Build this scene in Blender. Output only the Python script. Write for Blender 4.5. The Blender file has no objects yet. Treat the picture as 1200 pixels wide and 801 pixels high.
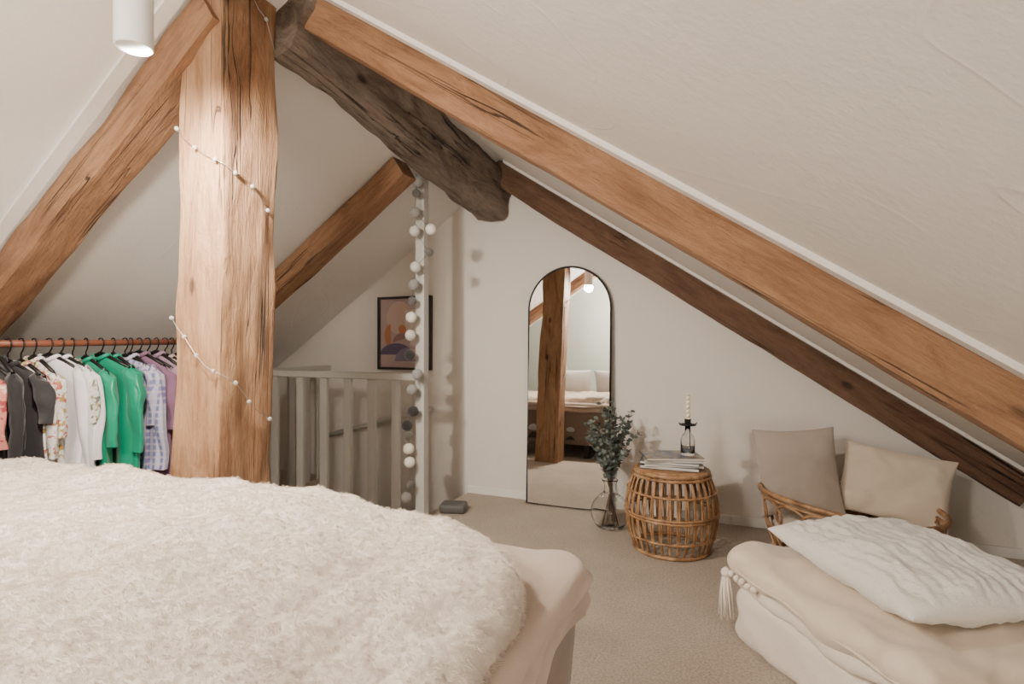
import bpy, bmesh, math, random
from mathutils import Vector, Matrix, noise
random.seed(7)
PI=math.pi
sc=bpy.context.scene
def N(x,y,z): return noise.noise(Vector((x,y,z)))
def link(o): sc.collection.objects.link(o); return o
def empty(name,loc=(0,0,0)):
    e=bpy.data.objects.new(name,None); e.location=loc; e.empty_display_size=.1; return link(e)
# ------------------------------------------------------------ materials
def mat(name,col=(.8,.8,.8),rough=.6,metal=0,**kw):
    m=bpy.data.materials.new(name); m.use_nodes=True
    b=m.node_tree.nodes['Principled BSDF']
    b.inputs['Base Color'].default_value=(*col,1); b.inputs['Roughness'].default_value=rough
    b.inputs['Metallic'].default_value=metal
    for k,v in kw.items():
        b.inputs[k.replace('_',' ')].default_value=v
    return m
class NT:
    def __init__(s,m): s.t=m.node_tree; s.n=s.t.nodes; s.b=s.n['Principled BSDF']
    def new(s,t,**k):
        n=s.n.new(t)
        for a,v in k.items(): setattr(n,a,v)
        return n
    def l(s,a,b): s.t.links.new(a,b)
    def coord(s,scale=(1,1,1),kind='Object'):
        tc=s.new('ShaderNodeTexCoord'); mp=s.new('ShaderNodeMapping'); mp.inputs['Scale'].default_value=scale
        s.l(tc.outputs[kind],mp.inputs['Vector']); return mp.outputs[0]
    def noise(s,vec,scale,detail=4,rough=.5,dist=0):
        n=s.new('ShaderNodeTexNoise'); n.inputs['Scale'].default_value=scale; n.inputs['Detail'].default_value=detail
        n.inputs['Roughness'].default_value=rough; n.inputs['Distortion'].default_value=dist
        s.l(vec,n.inputs['Vector']); return n.outputs['Fac']
    def ramp(s,fac,stops):
        r=s.new('ShaderNodeValToRGB'); e=r.color_ramp.elements
        while len(e)<len(stops): e.new(.5)
        for i,(p,c) in enumerate(stops):
            e[i].position=p; e[i].color=(*c,1) if len(c)==3 else c
        s.l(fac,r.inputs[0]); return r.outputs[0]
    def mix(s,fac,a,b,mode='MIX'):
        m=s.new('ShaderNodeMix',data_type='RGBA',blend_type=mode)
        for sock,v in ((m.inputs[0],fac),(m.inputs[6],a),(m.inputs[7],b)):
            if hasattr(v,'is_output'): s.l(v,sock)
            elif isinstance(v,(int,float)): sock.default_value=v
            else: sock.default_value=(*v,1)
        return m.outputs[2]
    def math(s,op,a,b=0):
        m=s.new('ShaderNodeMath',operation=op)
        for i,v in enumerate((a,b)):
            if hasattr(v,'is_output'): s.l(v,m.inputs[i])
            else: m.inputs[i].default_value=v
        return m.outputs[0]
    def bump(s,h,strength=.3,dist=.01):
        b=s.new('ShaderNodeBump'); b.inputs['Strength'].default_value=strength; b.inputs['Distance'].default_value=dist
        s.l(h,b.inputs['Height']); s.l(b.outputs[0],s.b.inputs['Normal'])
    def col(s,c): s.l(c,s.b.inputs['Base Color'])

def wood(name,light,mid,dark,patch=.55,rough=.7,crk=.85,red=None):
    m=mat(name,mid,rough); t=NT(m)
    v=t.coord((1,1,.10)); v2=t.coord((1,1,.30)); v3=t.coord((1,1,.022))
    g=t.noise(v,62,7,.7,.4)
    big=t.noise(v2,8,8,.72,.8)
    c=t.ramp(g,[(.28,dark),(.45,mid),(.74,light)])
    c2=t.ramp(big,[(.28,tuple(x*.45 for x in mid)),(.42,mid),(.54,light),(.70,tuple(min(1,x*1.3) for x in light))])
    c=t.mix(patch,c,c2)
    if red:
        rm=t.ramp(t.noise(t.coord((1,1,.2)),3.0,6,.7,.6),[(.50,(0,0,0)),(.58,(1,1,1))])
        c=t.mix(t.math('MULTIPLY',rm,.6),c,red)
    cr=t.noise(v3,15,3,.5,.8)
    crm=t.ramp(cr,[(.487,(0,0,0)),(.496,(1,1,1)),(.504,(1,1,1)),(.513,(0,0,0))])
    gate=t.ramp(t.noise(v2,3.3,2),[(.46,(0,0,0)),(.54,(1,1,1))])
    cm=t.math('MULTIPLY',crm,gate)
    c=t.mix(t.math('MULTIPLY',cm,crk),c,tuple(x*.15 for x in dark))
    vo=t.new('ShaderNodeTexVoronoi'); vo.inputs['Scale'].default_value=5.5; t.l(t.coord((1,1,.5)),vo.inputs['Vector'])
    kn=t.ramp(vo.outputs['Distance'],[(.0,(1,1,1)),(.06,(1,1,1)),(.12,(0,0,0))])
    c=t.mix(t.math('MULTIPLY',kn,.8),c,tuple(x*.4 for x in dark))
    t.col(c)
    h=t.math('SUBTRACT',t.math('ADD',g,t.math('MULTIPLY',big,1.8)),t.math('MULTIPLY',cm,2.4))
    t.bump(h,.95,.014); return m
M={}
M['wood']=wood('oiled_pine',(.41,.225,.12),(.27,.132,.064),(.12,.052,.026),red=(.165,.07,.034))
M['wood_post']=wood('hewn_post_pine',(.48,.285,.155),(.345,.175,.085),(.16,.07,.034),.6,red=(.19,.078,.036))
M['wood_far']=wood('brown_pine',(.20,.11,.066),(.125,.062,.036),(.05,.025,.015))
M['log']=wood('weathered_log',(.27,.21,.165),(.13,.093,.07),(.038,.027,.02),.6,.8)
def plaster(name,col,crease=.5):
    m=mat(name,col,.85); t=NT(m); v=t.coord()
    n1=t.noise(v,1.6,3,.5,.6); n2=t.noise(v,30,4,.65)
    ms=t.ramp(t.noise(v,.9,2,.5,1.8),[(.490,(0,0,0)),(.5,(1,1,1)),(.510,(0,0,0))])
    h=t.math('ADD',t.math('MULTIPLY',n2,.22),t.math('ADD',n1,t.math('MULTIPLY',ms,crease*.10)))
    t.bump(h,.38,.02)
    t.col(t.mix(n1,tuple(x*.96 for x in col),tuple(min(1,x*1.02) for x in col))); return m
M['wall']=plaster('wall_plaster',(.77,.715,.66),.1)
M['ceil']=plaster('ceiling_plaster',(.80,.77,.735),.9)
M['green']=plaster('sage_wall_paint',(.50,.55,.49),.1)
m=mat('beige_carpet',(.6,.5,.4),.95); t=NT(m); v=t.coord()
a=t.noise(v,110,4,.75); b=t.noise(v,4,5,.6)
t.col(t.mix(.4,t.ramp(a,[(.32,(.38,.295,.22)),(.5,(.71,.60,.49)),(.68,(.95,.85,.74))]),t.ramp(b,[(.3,(.60,.49,.39)),(.7,(.80,.69,.57))])))
t.bump(a,1,.022); M['carpet']=m
M['trim']=mat('white_trim_paint',(.80,.77,.73),.5)
M['rail']=mat('pale_grey_paint',(.50,.485,.45),.5)
def fabric(name,col,scale=260,bs=.25,big=.12,rough=.9,sheen=.3):
    m=mat(name,col,rough,Sheen_Weight=sheen); t=NT(m); v=t.coord()
    a=t.noise(v,scale,3,.6); b=t.noise(v,6,4,.6)
    t.col(t.mix(b,tuple(x*(1-big) for x in col),tuple(min(1,x*(1+big*.6)) for x in col)))
    t.bump(t.math('ADD',t.math('MULTIPLY',a,.35),b),bs,.012); return m
m=mat('cream_fur',(.84,.79,.73),.95,Sheen_Weight=.2); t=NT(m); v=t.coord((1,.55,1))
f2=t.noise(v,12,4,.65,1.6)
t.col(t.mix(f2,(.74,.655,.57),(.87,.80,.725)))
M['fur']=m
M['furpil']=fabric('cream_plush',(.83,.79,.735),150,.6,.06)
M['blanket']=fabric('greige_blanket',(.47,.375,.305),320,.35,.1)
M['blanket2']=fabric('taupe_blanket',(.21,.155,.125),320,.3,.1)
M['mattress']=fabric('grey_bedding',(.5,.48,.47),200,.2)
M['ott']=fabric('cream_cotton',(.71,.59,.465),220,.3,.05)
M['otts']=fabric('light_cream_cotton',(.77,.68,.585),220,.4,.05)
M['taupe']=fabric('taupe_velvet',(.43,.36,.31),200,.3,.12)
M['beigep']=fabric('oat_linen',(.67,.565,.45),260,.35,.08)
M['black']=mat('black_metal',(.02,.018,.017),.4,.5)
M['bframe']=mat('black_frame',(.025,.02,.02),.4)
M['white']=mat('white_enamel',(.8,.79,.77),.35)
M['mirror']=mat('mirror_glass',(.93,.93,.92),.0,1)
M['glass']=mat('clear_glass',(.95,.96,.95),.02,0,Transmission_Weight=1,IOR=1.3)
M['candle']=mat('ivory_wax',(.85,.78,.66),.5)
m=mat('rattan_cane',(.5,.27,.12),.45); t=NT(m); c=t.noise(t.coord(),18,4,.6)
t.col(t.ramp(c,[(.3,(.16,.075,.03)),(.5,(.33,.175,.08)),(.72,(.54,.34,.185))])); M['rattan']=m
M['dark']=mat('dark_underbed',(.04,.035,.03),.8)
M['rod']=mat('mahogany_rod',(.22,.075,.04),.45)
m=mat('eucalyptus_leaf',(.12,.16,.13),.6); t=NT(m); c=t.noise(t.coord(),12,2)
t.col(t.ramp(c,[(.3,(.05,.07,.06)),(.7,(.21,.25,.22))])); M['leaf']=m
M['stem']=mat('twig_brown',(.12,.08,.05),.7)
def emis(name,col,s):
    m=mat(name,col,.5); b=m.node_tree.nodes['Principled BSDF']
    b.inputs['Emission Color'].default_value=(*col,1); b.inputs['Emission Strength'].default_value=s; return m
# ------------------------------------------------------------ mesh builder
class MB:
    def __init__(s): s.v=[];s.f=[];s.m=[];s.M=Matrix.Identity(4)
    def add(s,vs,fs,mi=0):
        o=len(s.v); s.v+=[tuple(s.M@Vector(p)) for p in vs]; s.f+=[tuple(i+o for i in f) for f in fs]; s.m+=[mi]*len(fs)
    def box(s,a,b,mi=0):
        x0,y0,z0=a;x1,y1,z1=b
        s.add([(x0,y0,z0),(x1,y0,z0),(x1,y1,z0),(x0,y1,z0),(x0,y0,z1),(x1,y0,z1),(x1,y1,z1),(x0,y1,z1)],
              [(0,3,2,1),(4,5,6,7),(0,1,5,4),(1,2,6,5),(2,3,7,6),(3,0,4,7)],mi)
    def prism(s,poly,y0,y1,mi=0): # poly in xz
        n=len(poly); s.add([(x,y0,z) for x,z in poly]+[(x,y1,z) for x,z in poly],
          [tuple(range(n)),tuple(range(2*n-1,n-1,-1))]+[(i,i+n,(i+1)%n+n,(i+1)%n) for i in range(n)],mi)
    def tube(s,pts,r,n=8,closed=False,mi=0):
        pts=[Vector(p) for p in pts]; k=len(pts); vs=[]; up=None
        for i,p in enumerate(pts):
            a=pts[(i-1)%k] if (closed or i>0) else p; b=pts[(i+1)%k] if (closed or i<k-1) else p
            d=(b-a).normalized()
            if up is None:
                up=Vector((0,0,1)) if abs(d.z)<.9 else Vector((1,0,0))
            x=d.cross(up).normalized(); up=x.cross(d).normalized()
            rr=r[i] if isinstance(r,(list,tuple)) else r
            for j in range(n):
                t_=2*PI*j/n; vs.append(p+x*math.cos(t_)*rr+up*math.sin(t_)*rr)
        fs=[]
        for i in range(k if closed else k-1):
            for j in range(n):
                a=i*n+j;b=i*n+(j+1)%n;c=((i+1)%k)*n+(j+1)%n;d=((i+1)%k)*n+j; fs.append((a,b,c,d))
        if not closed: fs+= [tuple(range(n-1,-1,-1)),tuple(range((k-1)*n,k*n))]
        s.add(vs,fs,mi)
    def lathe(s,prof,c=(0,0,0),n=32,mi=0):
        k=len(prof); vs=[(c[0]+r*math.cos(2*PI*j/n),c[1]+r*math.sin(2*PI*j/n),c[2]+z) for r,z in prof for j in range(n)]
        fs=[(i*n+j,i*n+(j+1)%n,(i+1)*n+(j+1)%n,(i+1)*n+j) for i in range(k-1) for j in range(n)]
        s.add(vs,fs,mi)
    def sphere(s,c,r,n=12,mi=0):
        s.lathe([(max(1e-4,r*math.sin(PI*i/n)),-r*math.cos(PI*i/n)) for i in range(n+1)],c,n+4,mi)
    def grid(s,fn,nu,nv,mi=0,cu=False):
        vs=[fn(i/nu,j/nv) for j in range(nv+1) for i in range(nu+(0 if cu else 1))]
        w=nu+(0 if cu else 1)
        fs=[(j*w+i,j*w+(i+1)%w,(j+1)*w+(i+1)%w,(j+1)*w+i) for j in range(nv) for i in range(nu)]
        s.add(vs,fs,mi)
    def rbox(s,size,r,n=10,mi=0,wob=0,seed=0,c=(0,0,0)):
        h=[x/2 for x in size]
        for ax in range(3):
            for sg in (-1,1):
                def fn(u,v,ax=ax,sg=sg):
                    e=lambda q:math.sin((q*2-1)*PI/2)
                    p=[0,0,0]; o=[(ax+1)%3,(ax+2)%3]
                    p[ax]=sg*h[ax]
                    uu=e(u)*(1 if sg>0 else -1); p[o[0]]=uu*h[o[0]]; p[o[1]]=e(v)*h[o[1]]
                    q=[max(-h[i]+r,min(h[i]-r,p[i])) for i in range(3)]
                    d=Vector([p[i]-q[i] for i in range(3)])
                    if d.length>0: d=d.normalized()
                    P=Vector(q)+d*r
                    if wob:
                        P+=d*wob*(N(P.x*5+seed,P.y*5,P.z*5)+.5*N(P.x*14+seed,P.y*14,P.z*14))
                    return tuple(P+Vector(c))
                s.grid(fn,n,n,mi)
    def pillow(s,w,h,th,n=28,mi=0,wr=.006,seed=0,pw=.42,ribs=0,pinch=.07):
        for sg in (1,-1):
            def fn(u,v):
                U=u*2-1;V=v*2-1
                if sg<0: U=-U
                U=math.sin(U*PI/2);V=math.sin(V*PI/2)
                x=w/2*U*(1-pinch*(1-V*V));y=h/2*V*(1-pinch*(1-U*U))
                e=max(0,(1-U*U)*(1-V*V)); z=th/2*e**pw
                k=min(1,e*6)
                z+=k*wr*(N(x*9+seed,y*9,seed)*1.6+N(x*22+seed,y*22,3)*.7)
                if ribs:
                    wv=N(x*4,y*4,seed)*.03
                    z+=k*(.0014*math.sin((y+wv)/h*2*ribs*1.6+2*N(x*7,y*7,2))+.0065*N(x*9,(y+wv)*42,1)+.0028*N(x*60,y*70,1))
                return (x,y,sg*z)
            s.grid(fn,n,n,mi)
    def obj(s,name,mats,parent=None,smooth=True,loc=None,rot=None,merge=True,mw=None,angle=None):
        me=bpy.data.meshes.new(name); me.from_pydata(s.v,[],s.f)
        for x in mats: me.materials.append(x)
        me.polygons.foreach_set('material_index',s.m)
        bm=bmesh.new(); bm.from_mesh(me)
        if merge: bmesh.ops.remove_doubles(bm,verts=bm.verts,dist=1e-5)
        bmesh.ops.recalc_face_normals(bm,faces=bm.faces)
        bm.to_mesh(me); bm.free()
        if smooth:
            me.polygons.foreach_set('use_smooth',[True]*len(me.polygons))
            if angle: me.set_sharp_from_angle(angle=math.radians(angle))
        o=link(bpy.data.objects.new(name,me))
        if mw is not None: o.matrix_world=mw
        if loc: o.location=loc
        if rot: o.rotation_euler=rot
        if parent: o.parent=parent
        return o
def bevel(o,w,seg=2):
    b=o.modifiers.new('bevel','BEVEL'); b.width=w; b.segments=seg; b.limit_method='ANGLE'; return o
# ------------------------------------------------------------ room geometry
YW=3.67; YB=-1.3; XL=-4.2; XR=1.78
TLT=.068
def zr(x,y): return 1.315-.669*x+TLT*(YW-y)
def zl(x,y): return 3.458+.67*x+TLT*(YW-y)
XRG=(1.315-3.458)/1.339
def gable(name,y0,y1,m):
    yy=(y0+y1)/2
    b=MB(); b.prism([(XL,-.02),(XR,-.02),(XR,zr(XR,yy)+.03),(XRG,zr(XRG,yy)+.03),(XL,zl(XL,yy)+.03)],y0,y1)
    return b.obj(name,[m],smooth=False)
gable('wall_back',YW,YW+.12,M['wall'])
gable('wall_front',YB-.12,YB,M['green'])
b=MB(); b.box((XL-.1,YB-.1,-.02),(XL,YW+.1,zl(XL,YW)+.38)); b.obj('wall_left',[M['wall']],smooth=False)
b=MB(); b.box((XR,YB-.1,-.02),(XR+.1,YW+.1,zr(XR,YW)+.36)); b.obj('wall_right',[M['wall']],smooth=False)
b=MB(); T=.14; Y0=YB-.12;Y1=YW+.12
def slope(x0,x1,f):
    vs=[]
    for dz in (0,T):
        for (x,y) in ((x0,Y0),(x1,Y0),(x1,Y1),(x0,Y1)): vs.append((x,y,f(x,y)+dz))
    b.add(vs,[(3,2,1,0),(4,5,6,7),(0,1,5,4),(1,2,6,5),(2,3,7,6),(3,0,4,7)])
slope(XRG,XR+.1,zr); slope(XL-.1,XRG,zl)
b.obj('ceiling',[M['ceil']],smooth=False,merge=False)
HX0,HX1,HY0,HY1=-3.25,-1.93,3.06,YW
b=MB()
b.box((XL,YB,-.2),(XR,HY0,0)); b.box((XL,HY0,-.2),(HX0,YW,0)); b.box((HX1,HY0,-.2),(XR,YW,0))
b.obj('floor',[M['carpet']],smooth=False)
for nm,a_,c_ in (('wall_stairwell_left',(HX0-.05,HY0-.05,-2.2),(HX0,YW+.12,-.2)),('wall_stairwell_right',(HX1,HY0-.05,-2.2),(HX1+.05,YW+.12,-.2)),
   ('wall_stairwell_near',(HX0,HY0-.05,-2.2),(HX1,HY0,-.2)),('wall_stairwell_far',(HX0,YW,-2.2),(HX1,YW+.12,-.02)),('floor_stairwell',(HX0-.05,HY0-.05,-2.3),(HX1+.05,YW+.12,-2.2))):
    b=MB(); b.box(a_,c_); b.obj(nm,[M['wall']],smooth=False)
b=MB()
for i in range(7):
    z=-.22-.22*i; x=HX1-.02-.17*i
    b.box((x-.2,HY0+.02,z-.04),(x,YW-.02,z)); b.box((x-.015,HY0+.02,z),(x,YW-.02,z+.18))
b.obj('staircase',[M['dark']],smooth=False)
b=MB(); b.box((HX1,YW-.012,0),(XR,YW,.055)); bevel(b.obj('baseboard_back',[M['trim']],smooth=False),.003)
b=MB(); b.box((XR-.012,YB,0),(XR,YW-.02,.055)); b.obj('baseboard_right',[M['trim']],smooth=False)
b=MB(); b.box((XL,YB,0),(XL+.012,YW-.02,.055)); b.obj('baseboard_left',[M['trim']],smooth=False)
# ------------------------------------------------------------ beams
def beam(name,p0,p1,w,h,yax,m,wob=.006,seg=60,seed=0,round_=False,radf=None,n=28,rag=0,pwr=14,taper=None):
    p0=Vector(p0);p1=Vector(p1);d=p1-p0;L=d.length;z=d.normalized()
    x=Vector(yax); x=(x-z*x.dot(z)).normalized(); y=z.cross(x)
    mw=Matrix((( x.x,y.x,z.x,p0.x),(x.y,y.y,z.y,p0.y),(x.z,y.z,z.z,p0.z),(0,0,0,1)))
    b=MB(); vs=[];fs=[]
    for i in range(seg+1):
        t_=i/seg; zz=t_*L
        bx=2*wob*N(zz*.9+seed,seed,0); by=2*wob*N(seed,zz*.9,5)
        tp=taper(t_) if taper else 1
        for j in range(n):
            a=2*PI*(j+.5)/n
            if not round_: a=a+.16*math.sin(4*a)
            c,s_=math.cos(a),math.sin(a)
            if round_:
                r=radf(t_); r*=1+.09*math.cos(3*a+seed+zz*.8)+.05*math.cos(5*a+zz); px,py=c*r,s_*r
            else:
                k2=(1/(abs(c)**pwr+abs(s_)**pwr))**(1/pwr)
                px,py=c*k2*w/2*tp,s_*k2*h/2*tp
            nn=wob*(N(px*9+seed,py*9,zz*2.3)*1.3+.5*N(px*25+seed,py*25,zz*7))
            if rag: nn+=rag*min(0,N(px*9+seed*2,py*9,zz*1.6)+.05)
            cn=abs(math.sin(2*a)); 
            if not round_ and cn>.8: nn-=.024*max(0,N(zz*2.2+seed,round(a/(PI/2)),9)+.05)*(cn-.8)/.2
            r0=math.hypot(px,py); px+=px/r0*nn+bx; py+=py/r0*nn+by
            vs.append((px,py,zz))
    for i in range(seg):
        for j in range(n): fs.append((i*n+j,i*n+(j+1)%n,(i+1)*n+(j+1)%n,(i+1)*n+j))
    fs+=[tuple(range(n-1,-1,-1)),tuple(range(seg*n,(seg+1)*n))]
    b.add(vs,fs); return b.obj(name,[m],mw=mw,angle=38)
cr=math.cos(math.radians(33.8))
def rafter_r(name,x0,x1,y,w,r,m,seed,wob=.006):
    return beam(name,(x0,y,zr(x0,y)-r/2),(x1,y,zr(x1,y)-r/2),w,r*cr,(0,1,0),m,wob,130,seed)
def rafter_l(name,x0,x1,y,w,r,m,seed,wob=.006):
    return beam(name,(x0,y,zl(x0,y)-r/2),(x1,y,zl(x1,y)-r/2),w,r*cr,(0,1,0),m,wob,130,seed)
rafter_r('roof_rafter',-1.62,1.72,1.76,.15,.175,M['wood'],11)
rafter_r('roof_rafter',-1.72,1.275,3.58,.12,.20,M['wood_far'],23)
rafter_r('roof_rafter',-1.50,1.72,-.5,.15,.175,M['wood'],13)
rafter_l('roof_rafter',-1.78,-4.1,1.46,.16,.18,M['wood'],31)
rafter_l('roof_rafter',-1.90,-4.1,2.80,.15,.17,M['wood'],37)
rafter_l('roof_rafter',-1.72,-4.1,-.5,.15,.17,M['wood'],39)
def trimr(name,y,w,x0=-1.55,x1=1.74,t_=.02,f=zr):
    b=MB(); vs=[]
    for dz in (-t_,.01):
        for x,yy in ((x0,y),(x1,y),(x1,y+w),(x0,y+w)): vs.append((x,yy,f(x,yy)+dz))
    b.add(vs,[(3,2,1,0),(4,5,6,7),(0,1,5,4),(1,2,6,5),(2,3,7,6),(3,0,4,7)]); b.obj(name,[M['ceil']],smooth=False)
trimr('trim_1',1.635,.05); trimr('trim_2',3.46,.05); trimr('trim_3',1.32,.05,-4.15,-1.7,.015,zl)
beam('timber_post',(-1.872,1.53,0),(-1.832,1.53,2.44),.25,.25,(1,0,0),M['wood_post'],.007,180,4,n=80,rag=.03,pwr=26,taper=lambda t_:1.02-.06*t_)
beam('ridge_log',(-1.725,1.66,2.42),(-1.775,YW-.005,2.205),1,1,(1,0,0),M['log'],.02,110,8,True,lambda t_:.155+.060*max(0,(t_-.30)/.70),n=72,rag=.06)
beam('ridge_beam',(-1.62,YB+.01,2.58),(-1.62,1.38,2.40),.16,.18,(1,0,0),M['wood'],.008,60,18,n=28,rag=.02)
# ------------------------------------------------------------ railing
rl=empty('stair_railing',(-1.93,3.0,0))
def part(b,name,mats,parent,**k):
    o=b.obj(name,mats,**k); o.parent=parent; o.matrix_parent_inverse=Matrix.Translation(-parent.location); return o
RZ=.92
NX=-1.905
b=MB(); b.box((-3.28,2.965,RZ-.045),(NX-.03,3.035,RZ)); bevel(part(b,'top_rail',[M['rail']],rl,smooth=False),.006)
b=MB(); b.box((-3.285,2.965,RZ-.04),(-3.215,YW,RZ+.005)); bevel(part(b,'side_rail',[M['rail']],rl,smooth=False),.006)
b=MB(); b.box((NX-.032,2.97,0),(NX+.032,3.03,zl(NX-.03,3.0)-.012)); bevel(part(b,'tall_newel',[M['rail']],rl,smooth=False),.005)
b=MB()
for x in (-3.14,-2.90,-2.69,-2.485,-2.29,-2.10): b.box((x-.03,2.985,0),(x+.03,3.012,RZ-.03))
for y in (3.1,3.26,3.42,3.57): b.box((-3.262,y-.03,0),(-3.238,y+.03,RZ-.03))
b.box((-3.28,2.97,0),(-3.22,3.03,RZ-.03))
bevel(part(b,'balusters',[M['rail']],rl,smooth=False),.004)
b=MB(); b.tube([(-3.2,YW-.07,.35),(-2.2,YW-.07,.62)],.02,12); b.tube([(-2.4,YW-.07,.566),(-2.4,YW,.55)],.008); b.tube([(-3.0,YW-.07,.404),(-3.0,YW,.39)],.008)
b.obj('wall_handrail',[M['rail']])
b=MB(); b.rbox((.17,.13,.06),.02,8); b.obj('door_stop_block',[mat('grey_plastic',(.10,.095,.09),.6)],loc=(-1.80,3.22,.03),rot=(0,0,.3))
cols=[(.30,.285,.27),(.64,.61,.57),(.03,.028,.027),(.84,.79,.70),(.13,.12,.11)]
cm=[fabric('cotton_ball_%d'%i,c,300,.2) for i,c in enumerate(cols)]
CC,SS=math.cos(math.radians(23.2)),math.sin(math.radians(23.2))
def P3(px,py,t_):
    x=(px-600)/650
    return Vector((t_*(x*CC-SS),t_*(x*SS+CC),1.12+(400-py)/650*t_))
def ph(px,py,Y):
    x=(px-600)/650
    return P3(px,py,Y/(x*SS+CC))
b=MB()
balls=[(489,212,0),(488,226,4),(486,248,0),(505,268,3),(503,295,4),(485,333,0),(482,371,3),(481,392,1),(480,415,2),(489,438,0),(483,456,0),(484,481,2),(477,498,2),(479,525,3),(480,541,3),(481,567,4),(476,582,0),(483,352,4),(479,510,4),(486,270,1),(487,312,1)]
pts=[]
for px,py,ci in sorted(balls,key=lambda q:q[1]):
    p=ph(px,py,2.90); b.sphere(p,.034 if ci!=4 else .027,12,ci); pts.append(p)
b.tube(pts,.002,5,mi=4)
b.obj('cotton_ball_garland',cm)
# ------------------------------------------------------------ picture
pc=empty('framed_picture',(-2.48,YW-.02,1.19))
def art(b,pts,y,mi): b.add([(x,y,z) for x,z in pts],[tuple(range(len(pts)))],mi)
W2,H2=.245,.285
b=MB()
for a,c in (((-W2,-H2),(-W2+.016,H2)),((W2-.016,-H2),(W2,H2)),((-W2,H2-.016),(W2,H2)),((-W2,-H2),(W2,-H2+.016))):
    b.box((a[0],-.012,a[1]),(c[0],.018,c[1]))
bevel(b.obj('frame',[M['bframe']],parent=pc,smooth=False),.002)
ac=[mat('art_%d'%i,c,.6) for i,c in enumerate([(.50,.36,.35),(.62,.46,.40),(.12,.10,.17),(.55,.22,.12),(.72,.60,.53),(.24,.19,.28),(.34,.20,.19)])]
b=MB()
art(b,[(-W2+.01,-H2+.01),(W2-.01,-H2+.01),(W2-.01,H2-.01),(-W2+.01,H2-.01)],.008,0)
def disc(cx,cz,rx,rz,y,mi,a0=0,a1=360,n=40,rot=0):
    q=[]
    for i in range(n+1):
        a=math.radians(a0+(a1-a0)*i/n); x=rx*math.cos(a);z=rz*math.sin(a);r=math.radians(rot)
        x,z=x*math.cos(r)-z*math.sin(r),x*math.sin(r)+z*math.cos(r)
        q.append((max(-W2+.014,min(W2-.014,cx+x)),max(-H2+.014,min(H2-.014,cz+z))))
    if a1-a0>=359: q=q[:-1]
    art(b,q,y,mi)
disc(-.05,.12,.12,.13,.0070,1); disc(.12,.02,.11,.17,.0064,4,rot=20); disc(-.13,-.02,.06,.09,.0058,3,90,270)
disc(-.02,-.05,.09,.055,.0052,6,0,180,rot=15); disc(-.08,-.17,.15,.09,.0046,2,0,180); disc(.05,-.22,.14,.11,.0040,5,0,180)
disc(-.02,.03,.035,.035,.0034,3); disc(.10,-.15,.05,.05,.0028,0); disc(.02,.16,.018,.018,.0022,4)
b.obj('print',ac,parent=pc,smooth=False,merge=False)
# ------------------------------------------------------------ mirror
lean=math.radians(2.0)
mr=empty('arched_floor_mirror',(-1.13,YW-.098,.012)); mr.rotation_euler=(-lean,0,math.radians(1.2))
w=.288;H=1.62
out=[(-w,0),(w,0)]+[(w*math.cos(a),H-w+w*math.sin(a)) for a in [PI*i/40 for i in range(41)]]
b=MB(); b.add([(x,0,z) for x,z in out],[tuple(range(len(out)))]); b.obj('mirror_glass',[M['mirror']],parent=mr,smooth=False,merge=False)
b=MB(); b.add([(x,.012,z) for x,z in out],[tuple(range(len(out)))]); b.obj('backing',[M['black']],parent=mr,smooth=False,merge=False)
b=MB(); b.tube([(x,.002,z) for x,z in out],.0075,8,True); b.obj('frame',[M['black']],parent=mr)
# ------------------------------------------------------------ bed
bed=empty('double_bed',(-1.5,0,0))
BX0,BX1,BY0,BY1=-2.78,-.335,-1.15,1.31
def ring(x0,x1,y0,y1,r):
    c=[(x1-r[0],y1-r[0],0,r[0]),(x0+r[1],y1-r[1],90,r[1]),(x0+r[2],y0+r[2],180,r[2]),(x1-r[3],y0+r[3],270,r[3])]
    pts=[]
    for cx,cy,a0,rr in c:
        for i in range(25):
            a=math.radians(a0+90*i/24); pts.append((cx+rr*math.cos(a),cy+rr*math.sin(a)))
    pts.append(pts[0]); return pts
def resample(pts,n):
    L=[0]
    for a,b_ in zip(pts,pts[1:]): L.append(L[-1]+math.dist(a,b_))
    out=[];k=0
    for i in range(n):
        s=L[-1]*i/n
        while L[k+1]<s: k+=1
        f=(s-L[k])/(L[k+1]-L[k]+1e-9); out.append((pts[k][0]+(pts[k+1][0]-pts[k][0])*f,pts[k][1]+(pts[k+1][1]-pts[k][1])*f))
    return out,L[-1]
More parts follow.
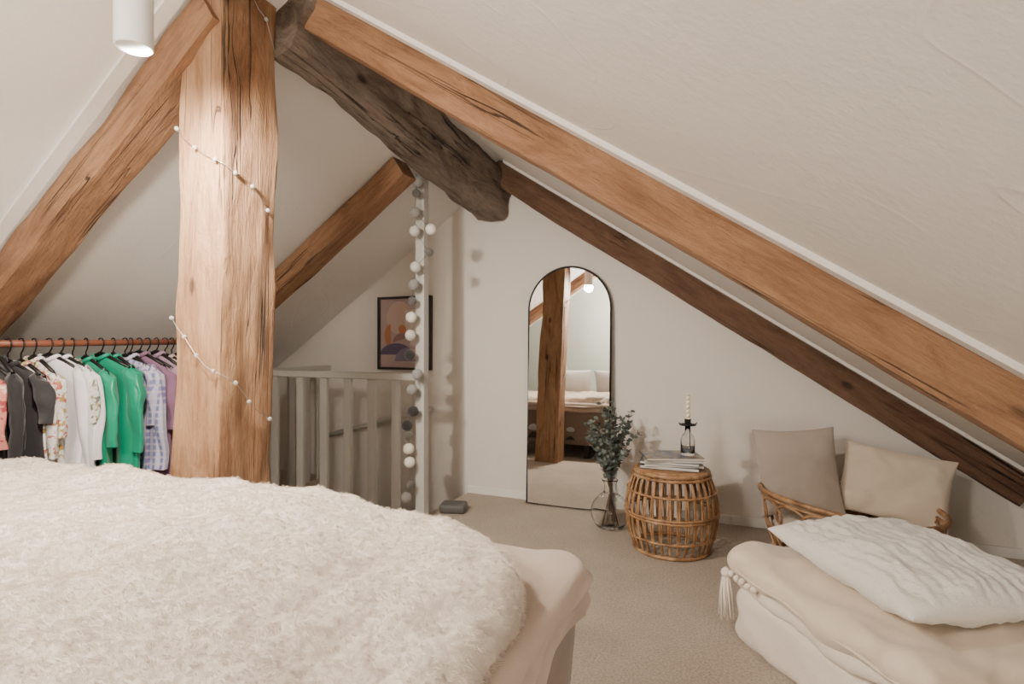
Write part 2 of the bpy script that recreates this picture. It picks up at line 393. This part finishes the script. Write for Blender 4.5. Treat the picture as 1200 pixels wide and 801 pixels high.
def drape(name,x0,x1,y0,y1,r,zt,drop,mats,nz=.02,rip=.02,er=.05,n=420,rings=70,fine=0,dropf=None,seed=0,parent=bed,thick=0,ztf=None,flare=.03,nd=22):
    o,L=resample(ring(x0,x1,y0,y1,r),n)
    nrm=[]
    for i in range(n):
        a=o[i-1];c=o[(i+1)%n]; tx,ty=c[0]-a[0],c[1]-a[1]; l=math.hypot(tx,ty); nrm.append((ty/l,-tx/l))
    cx,cy=(x0+x1)/2,(y0+y1)/2; b=MB(); vs=[]
    prof=[('t',(k+.001)/rings) for k in range(rings)]+[('c',k/8) for k in range(1,9)]+[('d',k/nd) for k in range(1,nd+1)]
    for kind,q in prof:
        for i in range(n):
            X,Y=o[i];nx,ny=nrm[i]; s=i/n*L
            dr=drop if dropf is None else dropf(X,Y)
            if kind=='t':
                x=cx+(X-nx*er-cx)*q; y=cy+(Y-ny*er-cy)*q; z=zt
            elif kind=='c':
                a=q*PI/2; x=X-nx*er+nx*er*math.sin(a); y=Y-ny*er+ny*er*math.sin(a); z=zt-er*(1-math.cos(a))
            else:
                dd=q*dr; z=zt-er-dd
                rr=rip*q*(math.sin(s*16+3*N(s*1.1,seed,0))+.6*N(s*7,seed,q))+flare*q
                x=X+nx*rr; y=Y+ny*rr
            if ztf: z+=ztf(x,y)*(1 if kind!='d' else 1-q*.5)
            h=nz*(N(x*2.2+seed,y*2.2,z*2)*1.2+.6*N(x*6+seed,y*6,z*5)+.3*N(x*15,y*15,z*12))
            if fine: h+=fine*(N(x*45,y*45,z*45)+.6*N(x*90,y*90,z*90)+1.2*N(x*20+.5*N(x*9,y*9,1),y*20,z*20))
            if kind=='t': z+=h
            elif kind=='c': z+=h*math.cos(q*PI/2); x+=nx*h*math.sin(q*PI/2); y+=ny*h*math.sin(q*PI/2)
            else: x+=nx*h;y+=ny*h
            vs.append((x,y,z))
    K=len(prof); fs=[(k*n+i,k*n+(i+1)%n,(k+1)*n+(i+1)%n,(k+1)*n+i) for k in range(K-1) for i in range(n)]
    b.add(vs,fs); ob=part(b,name,mats,parent)
    if thick:
        m_=ob.modifiers.new('sol','SOLIDIFY'); m_.thickness=thick; m_.offset=-1
    return ob
b=MB(); b.rbox((BX1-BX0-.12,BY1-BY0-.12,.28),.05,14,c=((BX0+BX1)/2,(BY0+BY1)/2,.41)); part(b,'mattress',[M['mattress']],bed)
b=MB(); b.box((BX0+.08,BY0+.06,.2),(BX1-.08,BY1-.08,.275))
for x in (BX0+.12,(BX0+BX1)/2,BX1-.14):
    for y in (BY0+.12,.1,BY1-.16): b.box((x-.03,y-.03,0),(x+.03,y+.03,.21))
part(b,'bed_base',[M['dark']],bed,smooth=False)
drape('blanket',BX0,BX1,BY0,BY1,(.09,.12,.12,.12),.615,.012,[M['blanket']],nz=.014,rip=.008,er=.032,seed=3,thick=.016,rings=50,fine=.0012,flare=.010,nd=6)
drape('blanket_fold',BX0+.01,BX1-.001,BY0+.01,BY1-.010,(.09,.12,.12,.12),.578,.03,[M['blanket']],nz=.014,rip=.012,er=.030,seed=3,thick=.016,rings=20,fine=.0012,flare=.006,nd=8)
drape('under_blanket',BX0+.02,BX1-.018,BY0+.02,BY1-.028,(.10,.1,.1,.1),.560,.36,[M['blanket2']],nz=.004,rip=.028,er=.05,seed=9,rings=10,n=500,flare=-.045,thick=.01)
def fz(x,y):
    return .03*math.exp(-((x+1.2)**2+(y-.9)**2)/.5)+.035*N(x*1.3,y*1.3,7)+.016*N(x*3.2,y*3.2,17)
fur=drape('fur_throw',BX0-.03,BX1-.025,-.75,BY1-.035,(.47,.2,.15,.15),.674,.16,[M['fur']],nz=.032,rip=.012,er=.06,seed=5,fine=.003,n=900,rings=210,ztf=fz,
   dropf=lambda X,Y:.04+.02*N(X*2,Y*2,0),flare=.01)
fur.modifiers.new('fur','PARTICLE_SYSTEM'); ps=fur.particle_systems[0].settings
ps.type='HAIR'; ps.count=70000; ps.hair_length=.0055; ps.hair_step=3; ps.render_step=3; ps.use_advanced_hair=True
ps.brownian_factor=.0035; ps.child_type='INTERPOLATED'; ps.rendered_child_count=12
ps.length_random=.4
ps.object_align_factor=(.0015,-.0015,0.0)
ps.clump_factor=.15; ps.roughness_1=.0015; ps.roughness_2=.002; ps.root_radius=.05; ps.tip_radius=.02; ps.radius_scale=.01
b=MB()
for i,(x,mi) in enumerate(((-2.3,0),(-1.6,1),(-.9,0))):
    b.M=Matrix.Translation((x,-.92,.80))@Matrix.Rotation(math.radians(68),4,'X'); b.pillow(.66,.46,.17,20,mi,seed=i)
part(b,'head_pillows',[fabric('white_linen',(.72,.71,.69)),M['mattress']],bed)
# ------------------------------------------------------------ rattan side table
TX,TY=-.394,3.12
b=MB()
def rr(z): return .185+.057*math.sin(PI*min(1,max(0,z/.43)))**.8
for i in range(34):
    a=2*PI*i/34
    for off in (-.024,.024):
        b.tube([((rr(z))*math.cos(a+off*math.sin(PI*z/.43*1)),(rr(z))*math.sin(a+off*math.sin(PI*z/.43)),z) for z in [.012+.42*k/14 for k in range(15)]],.0052,6)
for z,r in ((.012,.011),(.09,.006),(.20,.006),(.215,.006),(.325,.006),(.425,.012),(.405,.008)):
    R=rr(z)+.004
    b.tube([(R*math.cos(2*PI*k/48),R*math.sin(2*PI*k/48),z) for k in range(48)],r,8,True)
b.lathe([(.001,.425),(.19,.425),(.19,.438),(.001,.438)],n=48)
for R in [.02+.0115*k for k in range(15)]:
    b.tube([(R*math.cos(2*PI*k/40),R*math.sin(2*PI*k/40),.438) for k in range(40)],.0056,6,True)
b.obj('rattan_side_table',[M['rattan']],loc=(TX,TY,0))
mg=[mat('paper_edge',(.60,.57,.53),.7)]
m=mat('cover_photo',(.2,.2,.25),.3); t=NT(m)
t.col(t.ramp(t.noise(t.coord(),9,3,.6,.8),[(.32,(.03,.05,.09)),(.45,(.09,.13,.21)),(.52,(.34,.24,.15)),(.6,(.08,.07,.07)),(.72,(.4,.37,.34))])); mg.append(m)
mg.append(mat('cover_grey',(.13,.13,.14),.4)); mg.append(mat('cover_white',(.5,.48,.45),.4))
b=MB(); z=.446
for (dx,dy,r,h,mi) in ((.0,.0,2,.016,2),(.01,.005,10,.010,3),(-.005,0,5,.014,2),(.004,.003,14,.010,3),(0,.0,20,.013,1)):
    b.M=Matrix.Translation((TX+dx,TY+dy,z))@Matrix.Rotation(math.radians(r),4,'Z')
    b.box((-.15,-.11,0.0015),(.148,.11,h-.0015),0); b.box((-.152,-.112,h-.0015),(.15,.112,h),mi); b.box((-.152,-.112,0),(.15,.112,.0015),mi); b.box((-.153,-.112,0),(-.15,.112,h),mi)
    z+=h
b.obj('magazine_stack',mg,smooth=False,merge=False)
ZT=z
ch=empty('candle_holder',(TX+.085,TY+.02,ZT))
b=MB(); b.lathe([(.001,.001),(.036,.001),(.038,.01),(.038,.085),(.030,.105),(.016,.12),(.014,.16),(.011,.16),(.013,.118),(.027,.10),(.034,.083),(.034,.012),(.001,.008)],n=28)
b.obj('glass_bottle',[M['glass']],parent=ch)
b=MB(); b.lathe([(.001,.160),(.043,.160),(.045,.166),(.043,.168),(.017,.169),(.017,.195),(.013,.195),(.013,.172),(.001,.172)],n=28)
for k in range(4):
    a=k*PI/2+.4; b.tube([(.04*math.cos(a),.04*math.sin(a),.164),(.05*math.cos(a),.05*math.sin(a),.175)],.003,6)
b.tube([(.01,0,.16),(.012,0,.03)],.0025,6)
b.obj('black_dish',[M['black']],parent=ch)
b=MB()
def cf(u,v):
    a=2*PI*u; r=.0115*(1+.28*math.cos(2*(a-v*22)))*(1 if v<.93 else max(.08,(1-v)/.07)); return (r*math.cos(a),r*math.sin(a),.174+.165*v)
b.grid(cf,20,90,cu=True); b.tube([(0,0,.335),(0.001,0,.346)],.001,5); b.obj('twisted_candle',[M['candle']],parent=ch)
# ------------------------------------------------------------ vase + eucalyptus
VX,VY=-.775,3.31
vs_=empty('vase_with_eucalyptus',(VX,VY,0))
b=MB(); outp=[(.001,.002),(.06,.002),(.095,.03),(.115,.085),(.108,.14),(.075,.185),(.042,.215),(.036,.26),(.05,.29)]
inn=[(r-.004,z_+.003) for r,z_ in reversed(outp[2:])]
def smooth(pr,k=4):
    o_=[]
    for i in range(len(pr)-1):
        p0=pr[max(0,i-1)];p1=pr[i];p2=pr[i+1];p3=pr[min(len(pr)-1,i+2)]
        for j in range(k):
            t_=j/k
            o_.append(tuple(.5*((2*p1[d])+(-p0[d]+p2[d])*t_+(2*p0[d]-5*p1[d]+4*p2[d]-p3[d])*t_*t_+(-p0[d]+3*p1[d]-3*p2[d]+p3[d])*t_**3) for d in (0,1)))
    return o_+[pr[-1]]
b.lathe(smooth(outp)+smooth(inn)+[(.055,.008),(.001,.008)],n=40)
b.obj('glass_vase',[M['glass']],parent=vs_)
b=MB(); rnd=random.Random(5)
for i in range(34):
    a=rnd.uniform(0,2*PI); sp=rnd.uniform(.03,.19); h=rnd.uniform(.38,.70)
    if sp<.07: h=rnd.uniform(.55,.76)
    base=Vector((-.05*math.cos(a),-.05*math.sin(a),.02)); mid=Vector((.012*math.cos(a),.012*math.sin(a),.27)); tip=Vector((sp*math.cos(a),sp*math.sin(a)*.8,h))
    pts=[base.lerp(mid,k/4) for k in range(4)]
    ctrl=Vector((sp*.3*math.cos(a),sp*.3*math.sin(a),(h+.27)/2+.04))
    up=[mid*(1-q)**2+ctrl*2*q*(1-q)+tip*q*q for q in [k/10 for k in range(11)]]
    b.tube(pts+up,.0016,5,mi=1)
    for k,p in enumerate(up[1:]):
        for sgn in range(3 if k>1 else 1):
            d=Vector((rnd.uniform(-1,1),rnd.uniform(-1,1),rnd.uniform(-.3,.9))).normalized(); L=rnd.uniform(.022,.038); w_=L*.42
            sd=d.cross(Vector((rnd.uniform(-1,1),rnd.uniform(-1,1),1))).normalized(); nn=d.cross(sd)
            q=[p,p+d*L*.3+sd*w_,p+d*L*.7+sd*w_*.9,p+d*L*1.05,p+d*L*.7-sd*w_*.9,p+d*L*.3-sd*w_]
            c_=p+d*L*.5+nn*.004
            b.add(q+[c_],[(6,j,(j+1)%6) for j in range(6)],0)
b.obj('eucalyptus_branches',[M['leaf'],M['stem']],parent=vs_,merge=False)
# ------------------------------------------------------------ rattan basket chair
CX,CY,RX,RY=.45,3.20,.40,.34
ck=empty('rattan_basket_chair',(CX,CY,0))
b=MB()
def el(k,z,n=64,ex=1,a0=0): a=2*PI*k/n; return (RX*ex*math.cos(a),RY*ex*math.sin(a),z)
def rimz(a): return .330+.03*math.cos(a-PI)+.01*math.sin(2*a)
b.tube([(RX*math.cos(2*PI*k/64),RY*math.sin(2*PI*k/64),rimz(2*PI*k/64)) for k in range(64)],.013,8,True)
b.tube([(RX*.97*math.cos(2*PI*k/64),RY*.97*math.sin(2*PI*k/64),rimz(2*PI*k/64)-.03) for k in range(64)],.007,8,True)
b.tube([el(k,.19,ex=.93) for k in range(64)],.009,8,True); b.tube([el(k,.03,ex=.80) for k in range(64)],.012,8,True)
nA=16
for i in range(nA):
    a0=2*PI*i/nA
    q=[]
    for k in range(24):
        th=2*PI*k/24; a=a0+math.cos(th)*2*PI/nA*.62; f=.5+.5*math.sin(th); z_=.19+(.305-.19)*f+.03*math.cos(a-PI)*f; e=.93+.05*f
        q.append((RX*e*math.cos(a),RY*e*math.sin(a),z_))
    b.tube(q,.0065,6,True)
    for dd in (-.5,.5):
        q=[]
        for k in range(10):
            f=k/9; a=a0+dd*2*PI/nA*(1-f)**1.5; e=.80+.13*f; q.append((RX*e*math.cos(a),RY*e*math.sin(a),.03+.16*f))
        b.tube(q,.007,6)
b.obj('rattan_frame',[M['rattan']],parent=ck)
b=MB(); b.lathe([(.001,.15),(.36*.85,.15),(.36*.95,.175),(.36*.85,.195),(.001,.20)],n=40); o=b.obj('seat_pad',[M['beigep']],parent=ck); o.scale=(1,.85,1)
def pil(name,loc,rx,rz,roll,w_,h_,th,m,seed,**k):
    b=MB(); b.pillow(w_,h_,th,40,0,seed=seed,**k)
    mw=Matrix.Translation(loc)@Matrix.Rotation(math.radians(rz),4,'Z')@Matrix.Rotation(math.radians(rx),4,'X')@Matrix.Rotation(math.radians(roll),4,'Z')
    return b.obj(name,[m],mw=mw)
pil('taupe_cushion',(.235,3.32,.43),78,10,4,.41,.46,.13,M['taupe'],3)
pil('oat_cushion',(.68,3.39,.385),64,-8,-9,.49,.38,.16,M['beigep'],8,wr=.014)
# ------------------------------------------------------------ ottoman
ang=math.atan2(.55,.83)
oc=Vector((-.06,2.28,0))+Vector((.55,-.83,0))*.40+Vector((.83,.55,0))*.40
ot=empty('floor_ottoman',oc); ot.rotation_euler=(0,0,ang)
b=MB(); b.rbox((.79,.79,.20),.045,30,wob=.022,seed=2,c=(0,0,.104)); b.obj('base',[M['otts']],parent=ot)
b=MB(); b.rbox((.80,.80,.06),.029,30,wob=.022,seed=12,c=(0,0,.218)); b.obj('middle_fold',[M['otts']],parent=ot)
b=MB()
b.rbox((.84,.85,.10),.049,50,wob=.030,seed=6,c=(0,0,.288))
q=[]
for k in range(80):
    a=2*PI*k/80; c_,s_=math.cos(a),math.sin(a); kk=(1/(abs(c_)**12+abs(s_)**12))**(1/12); q.append((c_*kk*.422,s_*kk*.427,.272+.012*N(c_*3,s_*3,1)))
b.tube(q,.0055,6,True)
b.obj('top_pad',[M['ott']],parent=ot)
b=MB()
for (x,y) in ((-.415,.415),(-.415,-.415),(.415,.415)):
    b.sphere((x,y,.235),.02,8)
    for k in range(18):
        a=2*PI*k/18; r_=.7+.3*(k%2); b.tube([(x+.010*math.cos(a),y+.010*math.sin(a),.23),(x+.02*r_*math.cos(a),y+.02*r_*math.sin(a),.17),(x+.026*r_*math.cos(a+.3),y+.026*r_*math.sin(a+.3),.06+.012*(k%3))],.0042,5)
for k in range(6): b.sphere((-.415,.415-.035*k,.240+.004*(k%2)),.013,8)
b.obj('tassels',[M['otts']],parent=ot)
b=MB(); b.pillow(.67,.53,.18,150,0,.010,4,.42,ribs=30,pinch=.05)
mw=Matrix.Translation((.455,2.135,.412))@Matrix.Rotation(math.radians(-61),4,'Z')@Matrix.Rotation(math.radians(1),4,'Y')
b.obj('plush_cushion',[M['furpil']],mw=mw)
# ------------------------------------------------------------ clothes rail
RXC=-3.13;RZC=1.105
b=MB(); b.tube([(RXC,.75,RZC),(RXC,2.68,RZC+.02)],.017,14)
for y in (.78,2.65):
    b.tube([(RXC,y,RZC),(RXC,y,.02)],.013,10); b.tube([(RXC-.22,y,.015),(RXC+.18,y,.015)],.014,10)
b.obj('clothes_rail',[M['rod']])
hc=empty('hanging_clothes',(RXC,1.6,RZC))
def pat(name,base,c2,c3,scale,kind='v'):
    m=mat(name,base,.8); t=NT(m); v=t.coord()
    if kind=='v':
        n1=t.noise(v,scale,2,.5,1); n2=t.noise(v,scale*1.3+3,2,.5,.5)
        c=t.mix(t.ramp(n1,[(.56,(0,0,0)),(.6,(1,1,1))]),base,c2); c=t.mix(t.ramp(n2,[(.58,(0,0,0)),(.62,(1,1,1))]),c,c3)
    else:
        w1=t.new('ShaderNodeTexWave',bands_direction='X'); w1.inputs['Scale'].default_value=scale; t.l(v,w1.inputs['Vector'])
        w2=t.new('ShaderNodeTexWave',bands_direction='Z'); w2.inputs['Scale'].default_value=scale; t.l(v,w2.inputs['Vector'])
        c=t.mix(t.ramp(w1.outputs['Fac'],[(.5,(0,0,0)),(.7,(.7,.7,.7))]),base,c2); c=t.mix(t.ramp(w2.outputs['Fac'],[(.6,(0,0,0)),(.8,(.6,.6,.6))]),c,c3)
    t.col(c); return m
G=dict(red=pat('red_floral',(.55,.20,.16),(.70,.55,.45),(.30,.04,.05),22),black=fabric('black_cloth',(.012,.012,.014)),
 white=fabric('white_cloth',(.78,.78,.79)),floral=pat('white_floral',(.74,.72,.68),(.50,.14,.10),(.45,.33,.08),26),
 dots=pat('sage_floral',(.56,.56,.50),(.13,.14,.10),(.24,.20,.09),36),green=mat('emerald_satin',(.0,.30,.165),.32,Sheen_Weight=.2),
 plaid=pat('blue_plaid',(.50,.48,.62),(.09,.09,.32),(.58,.53,.62),9,'p'),plum=fabric('plum_cloth',(.24,.12,.20)),
 pink=fabric('pale_pink_cloth',(.58,.43,.41)),grey=fabric('grey_cloth',(.27,.26,.28)),beige=fabric('beige_cloth',(.48,.39,.32)),mauve=fabric('mauve_cloth',(.36,.23,.31)),dk=fabric('charcoal_cloth',(.03,.027,.03)))
seq=[('red',.95),('dk',1.02),('pink',1.10),('red',1.17),('red',1.235),('red',1.27),('black',1.315),('black',1.36),('dk',1.40),('floral',1.45),('floral',1.50),('white',1.56),('white',1.61),('dots',1.66),('green',1.72),('green',1.79),('green',1.85),('plaid',1.91),('plaid',1.94),('plum',1.985),('plum',2.03),('mauve',2.08),('pink',2.13),('beige',2.17),('grey',2.21),('beige',2.27),('black',2.33),('white',2.40)]
def rzr(y): return RZC+.02*(y-.75)/1.93
hb=MB()
for gi,(mk,y) in enumerate(seq):
    y=y*1.02
    rnd=random.Random(gi*3+1); b=MB(); sw=rnd.uniform(.17,.215); L=rnd.uniform(.58,.85); tw=rnd.uniform(-.22,.22)+.06
    if mk=='green': L=.8; sw=.22
    dz=rnd.uniform(-.025,.012)
    Mx=Matrix.Translation((RXC,y,rzr(y)))@Matrix.Rotation(tw,4,'Z'); b.M=Mx; hb.M=Mx
    top=-.085+dz
    tilt=rnd.uniform(-.06,.06)
    def hw(v):
        if v<.10: return .05+(sw-.05)*(v/.10)**.75
        return sw*(1-.06*min(1,(v-.1)*5))+.05*(v-.1)
    def fn(u,v):
        a=2*PI*u; W=hw(v)
        if v<.1: z_=top-.6*v
        else: z_=top-.06-(v-.1)*L
        th=.016+.022*min(1,v*3)
        x=W*math.copysign(abs(math.cos(a))**.8,math.cos(a)); yy=th*math.sin(a)
        k=min(1,v*2.2)
        yy+=k*(.014*math.sin(x*34+gi*2+1.5*N(x*5,v*1.5,gi))+.022*N(x*12,v*2,gi))
        x+=k*.02*N(v*2,gi,2); z_+=tilt*x
        return (x,yy,z_)
    b.grid(fn,44,34,cu=True)
    if mk not in ('grey',):
        for sg in (-1,1):
            SL=rnd.uniform(.20,.58)
            def sf(u,v):
                a=2*PI*u; cx=sg*(sw-.015+.045*math.sin(min(1,v*1.6)*PI/2)); cz=top-.05-SL*v
                r=.055-.018*v*(SL/.58); x=cx+r*.75*math.cos(a)*(1+.25*math.sin(3*a+gi)); yy=r*.5*math.sin(a)+.02*N(x*14,v*3,gi+sg)
                if v==0: x=cx+.3*(x-cx); yy*=.3
                return (x,yy,cz+.02*math.cos(a)*-sg*(1-v)+tilt*x)
            b.grid(sf,16,18,cu=True)
    b.tube([(.052*math.cos(2*PI*k/16),.026*math.sin(2*PI*k/16),top+.004+.012*math.cos(2*PI*k/16*2)) for k in range(16)],.011,6,True)
    nm={'red':'floral_blouse','black':'black_top','dk':'charcoal_top','pink':'pink_shirt','floral':'floral_shirt','white':'white_shirt','dots':'patterned_blouse','green':'green_satin_shirt','plaid':'plaid_shirt','plum':'plum_top','mauve':'mauve_top','beige':'beige_top','grey':'grey_top'}[mk]
    part(b,nm,[G[mk]],hc)
    hb.tube([(0,0,top+.01),(0,0,-.045),(.012,0,-.032),(.021,0,-.012),(.021,0,.006),(.012,0,.021),(0,0,.024),(-.013,0,.02),(-.021,0,.008)],.0036,6)
    hb.tube([(-sw+.02,0,top-.05),(-.05,0,top+.008),(0,0,top+.026),(.05,0,top+.008),(sw-.02,0,top-.05)],.009,6)
part(hb,'hangers',[M['black']],hc)
# ------------------------------------------------------------ fairy lights
def onpost(px,py,face):
    x=(px-600)/650; dx,dy=x*CC-SS,x*SS+CC
    if face=='f': t_=(1.53-.135)/dy
    else:
        zz=1.12+(400-py)/650*2.1
        t_=(-1.872+.04*zz/2.44+.134)/dx
    return P3(px,py,t_)
b=MB()
for path in ([(207,150,'f'),(216,162,'f'),(228,172,'f'),(240,180,'f'),(252,186,'f'),(264,192,'r'),(276,202,'r'),(288,208,'r'),(296,218,'r'),(304,230,'r'),(314,246,'r')],
             [(201,372,'f'),(208,384,'f'),(216,394,'f'),(222,404,'f'),(230,416,'f'),(240,428,'f'),(250,434,'f'),(264,440,'r'),(276,448,'r'),(286,460,'r'),(292,470,'r'),(302,480,'r'),(316,490,'r')],
             [(296,-6,'r'),(303,10,'r'),(312,22,'r'),(322,60,'r')]):
    pts=[onpost(*q) for q in path]; b.tube(pts,.0014,5,mi=0)
    for k,p in enumerate(pts):
        if k%2==0: b.sphere(p,.0085,8,1)
b.obj('fairy_light_string',[mat('silver_wire',(.5,.48,.45),.4,.8),mat('bulb_clear',(.85,.83,.8),.1,0,Transmission_Weight=.6)])
# ------------------------------------------------------------ spot lamps and lights
lm=empty('ceiling_spotlight',(-1.60,1.02,1.95))
b=MB(); b.lathe([(.001,.25),(.043,.25),(.048,.245),(.048,.003),(.045,0),(.041,.003),(.041,.09),(.001,.09)],n=36); b.obj('cylinder_shade',[M['white']],parent=lm,angle=40)
b=MB(); b.lathe([(.001,.25),(.012,.25),(.012,.42),(.001,.42)],n=16); b.obj('stem',[M['white']],parent=lm)
b=MB(); b.lathe([(.001,.08),(.036,.08),(.036,.088),(.001,.088)],n=24); b.obj('bulb',[emis('bulb_warm',(1,.9,.78),1)],parent=lm)
def light(name,kind,loc,e,col,size,rot=(0,0,0),**k):
    l=bpy.data.lights.new(name,kind); l.energy=e; l.color=col
    l.shadow_soft_size=size
    for a,v in k.items(): setattr(l,a,v)
    o=link(bpy.data.objects.new(name,l)); o.location=loc; o.rotation_euler=rot
    return o
light('spotlight_beam','SPOT',(-1.60,1.02,1.93),175,(1,.895,.77),.05,(math.radians(30),0,math.radians(18)),spot_size=math.radians(165),spot_blend=.8)
gl=MB(); gl.sphere((0,0,0),.2,24); gl.tube([(0,0,.2),(0,0,.36)],.004,6); gl.obj('fill_globe',[emis('fill_globe_glow',(1,.92,.83),84)],loc=(-1.25,-.6,1.98))  # added fill light: unseen globe behind the camera that brightens the room
gl=MB(); gl.sphere((0,0,0),.13,24); gl.lathe([(.001,-.42),(.07,-.42),(.07,-.40),(.012,-.39),(.012,-.12)],n=20); gl.obj('low_fill_globe',[emis('low_fill_glow',(1,.895,.785),48)],loc=(.9,-.7,.44))  # second added globe, low and out of view, to lift the right slope
w=bpy.data.worlds.new('World'); sc.world=w; w.use_nodes=True
w.node_tree.nodes['Background'].inputs[0].default_value=(1,.95,.9,1); w.node_tree.nodes['Background'].inputs[1].default_value=.3
cd=bpy.data.cameras.new('camera'); cd.lens=19.5; cd.sensor_width=36; cd.clip_start=.02
co=link(bpy.data.objects.new('camera',cd)); co.location=(0,0,1.12); co.rotation_euler=(PI/2,0,math.radians(23.2)); sc.camera=co
